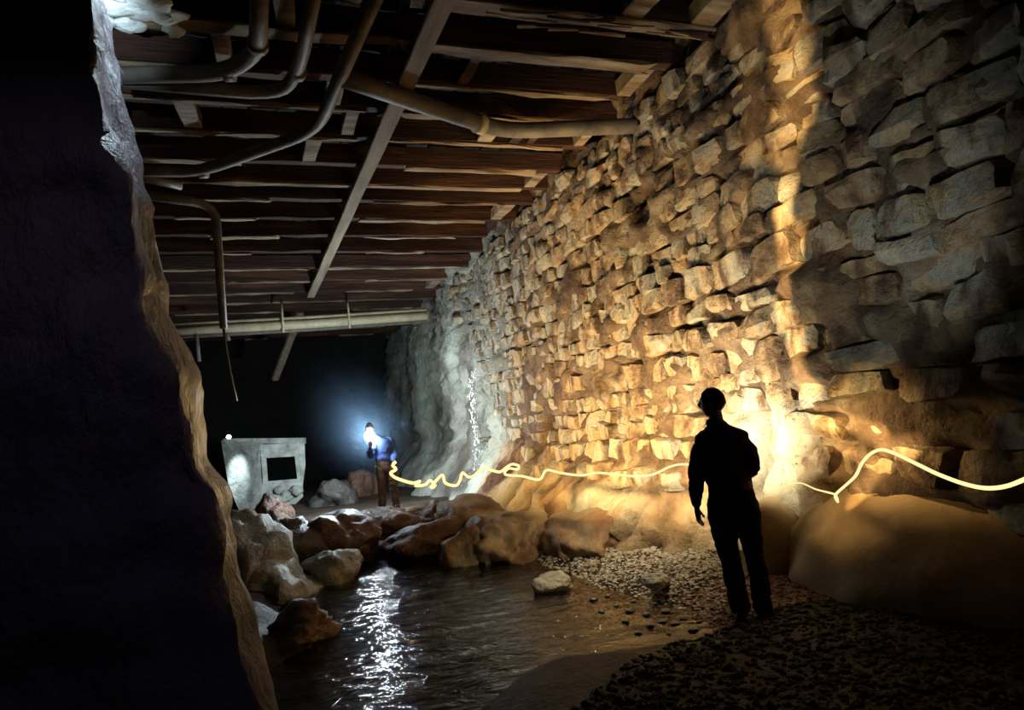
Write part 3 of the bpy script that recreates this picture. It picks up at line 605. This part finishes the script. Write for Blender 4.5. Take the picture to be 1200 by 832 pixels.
# ================================================================== concrete hut
def hut():
    yh = 19.3
    def P(px, py, dy=0): return ony(px, py, yh+dy)
    root = empty('concrete_hut', P(305, 600)); tag(root, 'small roofless grey concrete hut with a square black window opening', 'hut')
    R0 = root.location
    outer = [(304, 521), (357, 519), (358, 545), (355, 568), (355, 582), (346, 591), (330, 594), (318, 599), (308, 604)]
    hole = [(310, 537), (345, 535), (348, 561), (312, 564)]
    # front panel with the opening: bridge outer ring and hole ring
    bm = bmesh.new()
    def ring(pts, dy): return [bm.verts.new(P(a, b, dy)-R0) for a, b in pts]
    corners = [0, 1, 3, 7]     # outer indices facing the hole corners (tl, tr, br, bl)
    for dy in (0, 0.35):
        o_ = ring(outer, dy); h_ = ring(hole, dy)
        quads = [[o_[0], o_[1], h_[1], h_[0]], [o_[1], o_[2], o_[3], h_[2], h_[1]], [o_[3], o_[4], o_[5], o_[6], o_[7], h_[3], h_[2]], [o_[7], o_[8], o_[0], h_[0], h_[3]]]
        for q in quads: bm.faces.new(q if dy == 0 else q[::-1])
        if dy == 0: O0, H0 = o_, h_
        else: O1, H1 = o_, h_
    for a, b in ((O0, O1),):
        n = len(a)
        for i in range(n): bm.faces.new((a[i], b[i], b[(i+1) % n], a[(i+1) % n]))
    n = 4
    for i in range(n): bm.faces.new((H0[(i+1) % n], H1[(i+1) % n], H1[i], H0[i]))
    bmesh.ops.recalc_face_normals(bm, faces=bm.faces[:])
    link('front_wall', bm_mesh('front_wall', bm), M['concrete'], root)
    # side wall, turned away to the left
    def slab(name, pts, thick, mat):
        bm = bmesh.new(); A = [bm.verts.new(Vector(p)-R0) for p in pts]; Bv = [bm.verts.new(Vector(p)-R0+Vector((0.05, thick, 0))) for p in pts]
        bm.faces.new(A); bm.faces.new(Bv[::-1]); n = len(A)
        for i in range(n): bm.faces.new((A[i], Bv[i], Bv[(i+1) % n], A[(i+1) % n]))
        bmesh.ops.recalc_face_normals(bm, faces=bm.faces[:]); return link(name, bm_mesh(name, bm), M[mat], root)
    slab('side_wall', [ony(259, 516, 20.0), P(305, 518, -0.02), P(308, 604, -0.02), ony(294, 606, 19.4), ony(281, 600, 19.6), ony(268, 570, 19.8)], 0.3, 'concrete')
    slab('cap_slab', [ony(262, 514, 19.9), P(357, 513, -0.12), P(357, 520, -0.12), ony(262, 519, 19.9)], 0.5, 'concrete')
    # thick frame lip round the opening
    for (a, b) in ((0, 1), (1, 2), (2, 3), (3, 0)):
        cxh, cyh = 328.5, 549
        def grow(q, k): return (cxh+(q[0]-cxh)*k, cyh+(q[1]-cyh)*k)
        slab('window_frame', [P(*grow(hole[a], 1.02), -0.05), P(*grow(hole[b], 1.02), -0.05), P(*grow(hole[b], 1.22), -0.05), P(*grow(hole[a], 1.22), -0.05)], 0.08, 'concrete')
    for k, (px, py, r) in enumerate([(322, 588, 0.22), (335, 582, 0.2), (347, 575, 0.17), (328, 574, 0.14), (312, 594, 0.2)]):
        c = P(px, py, -0.05)-R0; boulder('rubble', c, (r, 0.14, r*0.8), M['concrete'], 40+k, amp=0.3, sub=3, parent=root)
    lm = bmesh.new(); bmesh.ops.create_uvsphere(lm, u_segments=12, v_segments=8, radius=0.055); o = link('lamp', bm_mesh('lamp', lm), M['lamp']); o.location = ony(268, 512, 20.0)
    tag(o, 'small bright lamp on the top left corner of the concrete hut', 'lamp')
hut()

# ================================================================== people
def ring_tube(bm, rings, seg=20, caps=True):
    """rings: [(centre, axis_u*ru, axis_v*rv)] lofted into a closed tube with domed ends"""
    R_ = []
    def add(c, u, v, k):
        R_.append([bm.verts.new(Vector(c)+Vector(u)*(math.cos(2*math.pi*t/seg)*k)+Vector(v)*(math.sin(2*math.pi*t/seg)*k)) for t in range(seg)])
    def dome(c, u, v, d, order):
        r = min(Vector(u).length, Vector(v).length)
        for an in order: add(Vector(c)+d*(r*math.sin(an)), u, v, math.cos(an))
    d0 = (Vector(rings[0][0])-Vector(rings[1][0])).normalized(); d1 = (Vector(rings[-1][0])-Vector(rings[-2][0])).normalized()
    if caps: dome(*rings[0], d0, (1.35, 0.9, 0.45))
    for c, u, v in rings: add(c, u, v, 1)
    if caps: dome(*rings[-1], d1, (0.45, 0.9, 1.35))
    for a, b in zip(R_, R_[1:]):
        for t in range(seg): bm.faces.new((a[t], a[(t+1) % seg], b[(t+1) % seg], b[t]))
    bm.faces.new(R_[0][::-1]); bm.faces.new(R_[-1])
def limb(bm, pts, seg=16):
    """pts [(x, y, z, r)] as a tapering round limb"""
    rings = []
    for i, p in enumerate(pts):
        a = Vector(pts[max(i-1, 0)][:3]); b = Vector(pts[min(i+1, len(pts)-1)][:3]); d = (b-a).normalized()
        u = d.cross(Vector((0.13, 1, 0.05)) if abs(d.y) < 0.9 else Vector((1, 0, 0))).normalized(); v = d.cross(u)
        rings.append((p[:3], u*p[3], v*p[3]))
    ring_tube(bm, rings, seg)
def torso(bm, levels):
    """levels [(x, y, z, rx, ry)]"""
    ring_tube(bm, [((x, y, z), (rx, 0, 0), (0, ry, 0)) for x, y, z, rx, ry in levels], 28)
def fused(bm, voxel, name, smooth=6, wrinkle=0.0, seed=0):
    bmesh.ops.recalc_face_normals(bm, faces=bm.faces[:]); me = bm_mesh('raw', bm); o = bpy.data.objects.new('raw', me); COL.objects.link(o)
    r = o.modifiers.new('r', 'REMESH'); r.mode = 'VOXEL'; r.voxel_size = voxel; r.use_smooth_shade = True
    q = o.modifiers.new('s', 'SMOOTH'); q.iterations = smooth; q.factor = 0.5
    dg = bpy.context.evaluated_depsgraph_get(); out = bpy.data.meshes.new_from_object(o.evaluated_get(dg)); bpy.data.objects.remove(o); out.name = name
    if wrinkle:
        ns = [v.normal.copy() for v in out.vertices]
        for v, n in zip(out.vertices, ns):
            c = v.co; v.co = c+n*wrinkle*(0.7*noise.noise(Vector((c.x*7+seed, c.y*7, c.z*11)))+0.5*(1-2*abs(noise.noise(Vector((c.x*9, c.y*9+seed, c.z*20+c.x*12))))))
    out.shade_smooth(); return out
def hand(bm, wrist, palm_end, side, out, curl=0.5, s=1.0):
    """palm with four unequal curled fingers and a thumb leaving its side"""
    w = Vector(wrist); p = Vector(palm_end); d = (p-w).normalized(); side = Vector(side).normalized(); out = Vector(out).normalized()
    ring_tube(bm, [(w, side*0.027*s, out*0.021*s), (w.lerp(p, 0.45), side*0.036*s, out*0.018*s), (p, side*0.039*s, out*0.014*s)], 14)
    for off, L_ in [(0.029, 0.072), (0.010, 0.080), (-0.009, 0.074), (-0.027, 0.058)]:
        q = p+side*off*s-d*0.01; dr = d.copy(); pts = [(*q, 0.0092*s)]
        for fr in (0.45, 0.30, 0.25):
            q = q+dr*(L_+0.01)*fr*s; pts.append((*q, 0.0088*s)); dr = (dr+out*curl).normalized()
        pts[-1] = (*pts[-1][:3], 0.0075*s); limb(bm, pts, 10)
    q = w+d*0.025*s+side*0.022*s; pts = [(*q, 0.013*s)]
    for dv, l in [(side*0.8+d*0.7, 0.032), (side*0.35+d*0.9+out*0.3, 0.032), (d+out*0.5, 0.024)]:
        q = q+dv.normalized()*l*s; pts.append((*q, 0.0098*s))
    limb(bm, pts, 10)
def head_mesh(c, face, s=1.0, tilt=0.0):
    """a head with brow, nose, lips, chin and ears, looking along face"""
    bm = bmesh.new(); bmesh.ops.create_icosphere(bm, subdivisions=5, radius=1)
    for v in bm.verts:
        n = v.co.normalized(); x, y, z = n
        rx, ry, rz_ = 0.074, 0.097, 0.118
        p = Vector((x*rx, y*ry, z*rz_))
        if z < 0: p.x *= 1-0.30*(-z)**1.3; p.y *= 1-0.16*(-z)
        if y < -0.1 and z < 0: p.y += 0.045*(-z)*(-y)
        if y > 0:
            g = lambda cx, cz, wx, wz: math.exp(-((x-cx)/wx)**2-((z-cz)/wz)**2)
            p.y += 0.026*g(0, -0.17, 0.13, 0.17)+0.012*g(0, 0.0, 0.10, 0.16)       # nose
            p.y += 0.008*g(0, 0.27, 0.55, 0.10)                                         # brow
            p.y -= 0.013*(g(0.36, 0.08, 0.16, 0.11)+g(-0.36, 0.08, 0.16, 0.11))         # sockets
            p.y += 0.006*(g(0.36, 0.07, 0.09, 0.05)+g(-0.36, 0.07, 0.09, 0.05))         # eyes
            p.y += 0.008*g(0, -0.47, 0.25, 0.05)+0.008*g(0, -0.58, 0.22, 0.05)-0.005*g(0, -0.525, 0.26, 0.025)
            p.y += 0.014*g(0, -0.80, 0.30, 0.14)                                         # chin
        for sx in (-1, 1):
            if x*sx > 0.6:
                e = math.exp(-((y+0.05)/0.17)**2-((z+0.02)/0.24)**2); p.x += sx*0.020*e; p.y -= 0.008*e
        v.co = p*s
    f = Vector(face); rot = Vector((f.x, f.y, 0)).normalized(); az = math.atan2(-rot.x, rot.y)
    mt = Matrix.Translation(Vector(c)) @ Matrix.Rotation(az, 4, 'Z') @ Matrix.Rotation(tilt, 4, 'X')
    bm.transform(mt); return bm, mt
def shell_of(mt, s, test, off, name):
    """hair or helmet: outer shell of the head where test holds"""
    hb, _ = head_mesh((0, 0, 0), (0, 1, 0), s); dele = [v for v in hb.verts if not test(v.co/s)]
    bmesh.ops.delete(hb, geom=dele, context='VERTS')
    for v in hb.verts: v.co += v.co.normalized()*off
    hb.transform(mt)
    return bm_mesh(name, hb)
def person(root, T, arms, legs, hands, neck, face, headc, mats, far_=False, tilt=0.0, shirt_g=0.014, leg_g=0.014):
    """T torso levels hip to shoulders; arms/legs joint chains (x, y, z, r); one fused body, clothes over it"""
    vx = 0.006 if not far_ else 0.010
    bm = bmesh.new(); torso(bm, T)
    for a in arms+legs: limb(bm, a)
    limb(bm, neck)
    for l in legs:
        f = l[-1]; limb(bm, [(f[0], f[1]-0.02*face_y, 0.05, 0.035), (f[0], f[1]+0.15*face_y, 0.035, 0.028)])
    for h in hands: hand(bm, *h)
    hb, mt = head_mesh(headc, face, 1.0, tilt); tmp = bpy.data.meshes.new('t'); hb.to_mesh(tmp); bm.from_mesh(tmp)
    link('body', fused(bm, vx*0.75, 'body', 2), M['skin'], root)
    # upper garment: torso from the hem up, sleeves to the wrist, collar
    bm = bmesh.new(); torso(bm, [(x, y, z, rx+shirt_g, ry+shirt_g) for x, y, z, rx, ry in T if z > 0.98])
    for a in arms:
        e = a[-1]; f = a[-2]; cuff = tuple(f[i]+(e[i]-f[i])*0.80 for i in range(3))+(e[3]+0.010,)
        limb(bm, [(*q[:3], q[3]+shirt_g) for q in a[:-1]]+[cuff])
    limb(bm, [(*neck[0][:3], neck[0][3]+0.022), (*(Vector(neck[0][:3]).lerp(Vector(neck[1][:3]), 0.45)), neck[1][3]+0.008)])
    link('jacket' if far_ else 'shirt', fused(bm, vx, 'shirt', 4, 0.010, 3), M[mats[0]], root)
    bm = bmesh.new(); torso(bm, [(x, y, z, rx+leg_g, ry+leg_g) for x, y, z, rx, ry in T if z < 1.06])
    for l in legs: limb(bm, [(*q[:3], q[3]+leg_g) for q in l[:-1]]+[(l[-1][0], l[-1][1], l[-1][2]-0.005, l[-1][3]+leg_g+0.010)])
    link('trousers', fused(bm, vx, 'trousers', 4, 0.012, 8), M[mats[1]], root)
    if not far_:
        bt = bmesh.new(); hem = [t for t in T if 0.98 < t[2] < 1.06][0]; torso(bt, [(hem[0], hem[1], 0.985, hem[3]+leg_g+0.004, hem[4]+leg_g+0.004), (hem[0], hem[1], 1.02, hem[3]+leg_g+0.004, hem[4]+leg_g+0.004)])
        link('belt', fused(bt, 0.008, 'belt', 2), M['boot'], root)
    for l in legs:
        f = l[-1]; sy = face_y; bm = bmesh.new()
        limb(bm, [(f[0], f[1], 0.20, 0.058), (f[0], f[1], 0.12, 0.056), (f[0], f[1], 0.062, 0.052)])
        ox = 0.03 if f[0] > 0 else -0.03
        ring_tube(bm, [((f[0], f[1]-0.055*sy, 0.045), (0.042, 0, 0), (0, 0, 0.042)), ((f[0]+ox*0.5, f[1]+0.07*sy, 0.045), (0.050, 0, 0), (0, 0, 0.042)), ((f[0]+ox, f[1]+0.16*sy, 0.035), (0.046, 0, 0), (0, 0, 0.032))], 18)
        ring_tube(bm, [((f[0], f[1]-0.06*sy, 0.012), (0.044, 0, 0), (0, 0, 0.012)), ((f[0]+ox, f[1]+0.17*sy, 0.012), (0.050, 0, 0), (0, 0, 0.012))], 14)
        link('boot', fused(bm, 0.008, 'boot', 3), M['boot'], root)
    if not far_:
        link('hair', shell_of(mt, 1.0, lambda c: (c.z > 0.012 and c.y < 0.075-0.3*max(0, 0.06-c.z)) or (c.y < -0.02 and c.z > -0.055), 0.007, 'hair'), M['hair'], root, smooth=True)
    return mt
# --- standing man, back to the camera
az = math.atan2(3.4, 4.78)
man = empty('person', (3.42, 4.80, gz(3.42, 4.80)-0.005), -az); man.scale = (1.05, 1.05, 1.05); tag(man, 'person in a dark shirt and trousers standing with back turned, head turned left', 'person')
face_y = 1
T = [(-0.015, 0, 0.84, 0.150, 0.105), (-0.018, 0, 0.93, 0.158, 0.112), (-0.02, 0, 1.01, 0.150, 0.105), (-0.035, 0.0, 1.08, 0.160, 0.108), (-0.045, 0.005, 1.18, 0.170, 0.112), (-0.045, 0.01, 1.28, 0.178, 0.115), (-0.04, 0.0, 1.36, 0.190, 0.102), (-0.042, -0.005, 1.405, 0.180, 0.086), (-0.048, -0.008, 1.445, 0.125, 0.070), (-0.06, -0.01, 1.475, 0.070, 0.058)]
arms = [[(-0.165, 0, 1.375, 0.050), (-0.222, -0.01, 1.26, 0.058), (-0.262, -0.02, 1.12, 0.048), (-0.282, 0.0, 0.99, 0.042), (-0.290, 0.03, 0.865, 0.028)],
        [(0.085, 0, 1.375, 0.050), (0.135, 0.0, 1.26, 0.062), (0.155, 0.0, 1.13, 0.050), (0.145, 0.12, 1.10, 0.042), (0.115, 0.25, 1.12, 0.028)]]
legs = [[(-0.098, 0, 0.86, 0.100), (-0.105, 0.0, 0.70, 0.090), (-0.095, 0.01, 0.55, 0.068), (-0.082, 0.015, 0.45, 0.060), (-0.072, 0, 0.30, 0.060), (-0.052, -0.01, 0.10, 0.048)],
        [(0.062, 0, 0.86, 0.098), (0.078, 0.02, 0.70, 0.082), (0.092, 0.03, 0.55, 0.062), (0.098, 0.03, 0.45, 0.056), (0.110, 0.01, 0.30, 0.054), (0.112, 0.0, 0.10, 0.046)]]
neck = [(-0.058, -0.01, 1.43, 0.062), (-0.066, 0.0, 1.53, 0.054), (-0.070, 0.01, 1.60, 0.052)]
mt = person(man, T, arms, legs, [((-0.290, 0.03, 0.855), (-0.288, 0.055, 0.775), (0.45, 1, 0), (1, -0.3, 0.0), 0.38), ((0.115, 0.25, 1.12), (0.10, 0.325, 1.14), (-0.6, 0, 0.8), (-0.5, 0, -0.5), 0.7)],
            neck, (-1, 0.25, 0), (-0.078, 0.0, 1.655), ('shirt', 'trousers'), tilt=0.05)
for sx in (-1, 1):
    rim = [mt @ Vector((sx*0.031+0.024*math.cos(a), 0.107, 0.012+0.019*math.sin(a))) for a in np.linspace(0, 2*math.pi, 17)]
    tube('glasses_rim', rim, 0.0022, M['glasses'], man, seg=6); tube('glasses_arm', [mt @ Vector((sx*0.056, 0.104, 0.016)), mt @ Vector((sx*0.078, 0.05, 0.014)), mt @ Vector((sx*0.083, -0.01, 0.010))], 0.002, M['glasses'], man, seg=6)
# torch in his right hand
tw = man.matrix_basis if False else Matrix.Translation(man.location) @ Matrix.Rotation(-az, 4, 'Z') @ Matrix.Scale(1.05, 4)
t0 = tw @ Vector((0.10, 0.34, 1.13)); t1 = tw @ Vector((0.12, 0.45, 1.15))
tr = empty('hand_torch', t0); tag(tr, 'small torch held in front of the standing person', 'torch')
tube('torch_body', [Vector((0, 0, 0)), (t1-t0)*0.7], 0.018, M['boot'], tr); tube('torch_head', [(t1-t0)*0.7, (t1-t0)], [0.018, 0.028], M['boot'], tr)

# --- far man with the headlamp, facing the camera
fp = onz(452, 596, 0.12)
far = empty('person.001', (fp.x, fp.y, 0.12), -math.atan2(fp.x, fp.y)); tag(far, 'far person in a blue jacket with a blazing headlamp, leaning by the wall', 'person')
face_y = -1
T = [(0.05, 0, 0.82, 0.155, 0.115), (0.05, 0, 0.92, 0.165, 0.12), (0.05, -0.01, 1.01, 0.16, 0.115), (0.05, -0.02, 1.12, 0.165, 0.12), (0.04, -0.04, 1.24, 0.175, 0.125), (0.02, -0.06, 1.35, 0.175, 0.11), (-0.02, -0.08, 1.42, 0.14, 0.09), (-0.06, -0.10, 1.46, 0.08, 0.07)]
arms2 = [[(0.17, -0.04, 1.36, 0.065), (0.225, -0.03, 1.23, 0.058), (0.25, -0.05, 1.10, 0.050), (0.25, -0.14, 1.00, 0.044), (0.24, -0.23, 0.92, 0.029)],
         [(-0.13, -0.09, 1.34, 0.065), (-0.18, -0.14, 1.22, 0.058), (-0.22, -0.20, 1.12, 0.050), (-0.23, -0.30, 1.19, 0.042), (-0.22, -0.36, 1.28, 0.029)]]
legs2 = [[(0.135, 0, 0.84, 0.098), (0.16, -0.01, 0.68, 0.084), (0.185, -0.02, 0.48, 0.062), (0.20, 0, 0.30, 0.058), (0.215, 0.0, 0.10, 0.047)],
         [(-0.03, 0, 0.84, 0.098), (-0.035, -0.01, 0.68, 0.084), (-0.045, -0.02, 0.48, 0.062), (-0.055, 0, 0.30, 0.058), (-0.065, 0.0, 0.10, 0.047)]]
mt2 = person(far, T, arms2, legs2, [((0.24, -0.23, 0.92), (0.24, -0.29, 0.86), (-0.3, -1, 0), (-1, 0, 0), 0.4), ((-0.22, -0.36, 1.28), (-0.215, -0.38, 1.36), (1, 0, 0), (0, 1, 0), 0.5)],
             [(-0.07, -0.10, 1.43, 0.065), (-0.15, -0.13, 1.52, 0.056), (-0.19, -0.14, 1.60, 0.052)], (-0.15, -1, 0), (-0.21, -0.16, 1.64), ('jacket', 'wader'), far_=True, shirt_g=0.035, leg_g=0.024)
link('helmet', shell_of(mt2, 1.0, lambda c: c.z > 0.03, 0.022, 'helmet'), M['helmet'], far, smooth=True)
lm = bmesh.new(); bmesh.ops.create_uvsphere(lm, u_segments=16, v_segments=10, radius=0.10); lo = link('headlamp', bm_mesh('headlamp', lm), M['lamp'], far, smooth=True)
hw = Matrix.Translation(far.location) @ Matrix.Rotation(-math.atan2(fp.x, fp.y), 4, 'Z'); lo.location = hw.inverted() @ ony(433, 511, (hw @ Vector((-0.22, -0.33, 1.70))).y)

# ================================================================== the torch's light streak
TP = [(464, 541, 14), (460, 545, 14), (464, 550, 14), (458, 554, 14), (462, 559, 13.8), (472, 563, 13.5), (484, 566, 13.0), (492, 564, 12.8), (487, 569, 12.8), (498, 568, 12.6), (504, 563, 12.4), (510, 569, 12.2), (505, 571, 12.2), (514, 560, 12.0), (519, 557, 11.9), (522, 566, 11.7), (534, 569, 11.4), (539, 563, 11.2), (542, 554, 11.0), (549, 559, 10.8), (556, 557, 10.6), (565, 549, 10.2), (576, 551, 9.9), (586, 553, 9.6), (593, 548, 9.5), (600, 544, 9.4), (608, 546, 9.3), (606, 550, 9.3), (596, 549, 9.3), (592, 556, 9.2), (612, 558, 9.0), (632, 562, 8.6), (640, 551, 8.4), (656, 554, 8.1), (680, 557, 7.7), (700, 554, 7.4), (720, 556, 7.1), (745, 558, 6.8), (765, 556, 6.5), (785, 547, 6.1), (800, 544, 5.8), (820, 546, 5.5), (845, 552, 5.3), (870, 562, 5.15)]
TP2 = [(905, 578, 4.5), (920, 569, 4.3), (938, 566, 4.2), (955, 573, 4.1), (970, 577, 4.0), (979, 580, 3.95), (982, 588, 3.95), (979, 580, 3.93), (993, 567, 3.85), (1003, 557, 3.8), (1010, 543, 3.75), (1020, 532, 3.7), (1033, 527, 3.65), (1050, 532, 3.55), (1075, 544, 3.45), (1100, 556, 3.35), (1130, 567, 3.25), (1155, 572, 3.2), (1178, 570, 3.1), (1200, 562, 3.0), (1225, 550, 2.9)]
def trail(pts, r0, r1):
    P = [ony(a, b, c) for a, b, c in pts]; out = []; R_ = []
    for i in range(len(P)-1):
        p0, p1, p2, p3 = P[max(i-1, 0)], P[i], P[i+1], P[min(i+2, len(P)-1)]
        for k in range(4):
            t = k/4; out.append(0.5*((2*p1)+(p2-p0)*t+(2*p0-5*p1+4*p2-p3)*t*t+(3*p1-p0-3*p2+p3)*t**3))
            f = (i+t)/(len(P)-1); R_.append(r0+(r1-r0)*f)
    out.append(P[-1]); R_.append(r1)
    return out, R_
a, ra = trail(TP, 0.034, 0.009)
o = tube('light_streak', a, ra, M['trail'], seg=8); tag(o, 'thin wavering streak of torchlight along the wall, far person to standing person', 'light')
b, rb_ = trail(TP2, 0.006, 0.015)
rb_ = [r*(0.35+0.65*min(1, i/22)) for i, r in enumerate(rb_)]
o = tube('light_streak', b, rb_, M['trail'], seg=8); tag(o, 'thicker wavering streak of torchlight right of the standing person, crossing the big boulder', 'light')

# ================================================================== trickle of water down the wall
vs = []; fs = []
def drop(p, s, sz):
    v = IV*np.array([s, s, sz])*(1+rng.uniform(-0.3, 0.3, (len(IV), 1)))+np.array(p); b0 = len(vs); vs.extend(v.tolist()); fs.extend([(i+b0, j+b0, k+b0) for i, j, k in IF])
path = [(556, 432), (553, 450), (555, 470), (556, 490), (559, 510), (560, 530), (556, 552), (540, 572), (522, 590), (508, 610)]
for i in range(len(path)-1):
    for k in range(26):
        t = random.random(); px = path[i][0]*(1-t)+path[i+1][0]*t+random.gauss(0, 1.6); py = path[i][1]*(1-t)+path[i+1][1]*t+random.gauss(0, 1)
        xw = 4.25 if py < 540 else 4.25-(py-540)*0.012
        p = onx(px, py, xw-0.05); drop((p.x+random.uniform(-0.06, 0.02), p.y, p.z), random.uniform(0.006, 0.022), random.uniform(0.012, 0.05))
o = link('water_trickle', mesh('water_trickle', vs, fs), M['foam'], smooth=True); tag(o, 'glittering trickle of water falling down the far part of the wall', 'water', kind='stuff')
sp = onx(560, 517, 4.25); o = tube('spout_pipe', [sp+Vector((0.45, -0.1, 0.04)), sp+Vector((-0.05, -0.05, 0.0))], 0.06, M['pipe']); tag(o, 'short dark pipe stub sticking out of the wall at the trickle', 'pipe')

# ================================================================== mist lit by the headlamp
def mist():
    m = bpy.data.materials.new('thin mist'); m.use_nodes = True; t = m.node_tree; N = t.nodes; L = t.links; N.clear()
    tc = N.new('ShaderNodeTexCoord'); ln = N.new('ShaderNodeVectorMath'); ln.operation = 'LENGTH'; L.new(tc.outputs['Object'], ln.inputs[0])
    mr = N.new('ShaderNodeMapRange'); mr.inputs[1].default_value = 0.0; mr.inputs[2].default_value = 1.0; mr.inputs[3].default_value = 1.0; mr.inputs[4].default_value = 0.0; L.new(ln.outputs['Value'], mr.inputs[0])
    p2 = N.new('ShaderNodeMath'); p2.operation = 'POWER'; L.new(mr.outputs[0], p2.inputs[0]); p2.inputs[1].default_value = 2.2
    pw = N.new('ShaderNodeMath'); pw.operation = 'MULTIPLY'; L.new(p2.outputs[0], pw.inputs[0]); pw.inputs[1].default_value = 0.035
    v = N.new('ShaderNodeVolumeScatter'); v.inputs['Color'].default_value = (0.45, 0.68, 1, 1); v.inputs['Anisotropy'].default_value = 0.2; L.new(pw.outputs[0], v.inputs['Density'])
    o = N.new('ShaderNodeOutputMaterial'); L.new(v.outputs[0], o.inputs['Volume'])
    bm = bmesh.new(); bmesh.ops.create_icosphere(bm, subdivisions=3, radius=1)
    ob = link('mist', bm_mesh('mist', bm), m, smooth=True); a = HEAD; b = ony(345, 395, 12.0); c = a.lerp(b, 0.16)
    ob.location = c; ob.scale = (1.3, 1.3, 2.4); ob.rotation_euler = (b-a).to_track_quat('Z', 'Y').to_euler()
    tag(ob, 'thin bluish mist glowing around the headlamp of the far person', 'mist', kind='stuff')
mist()
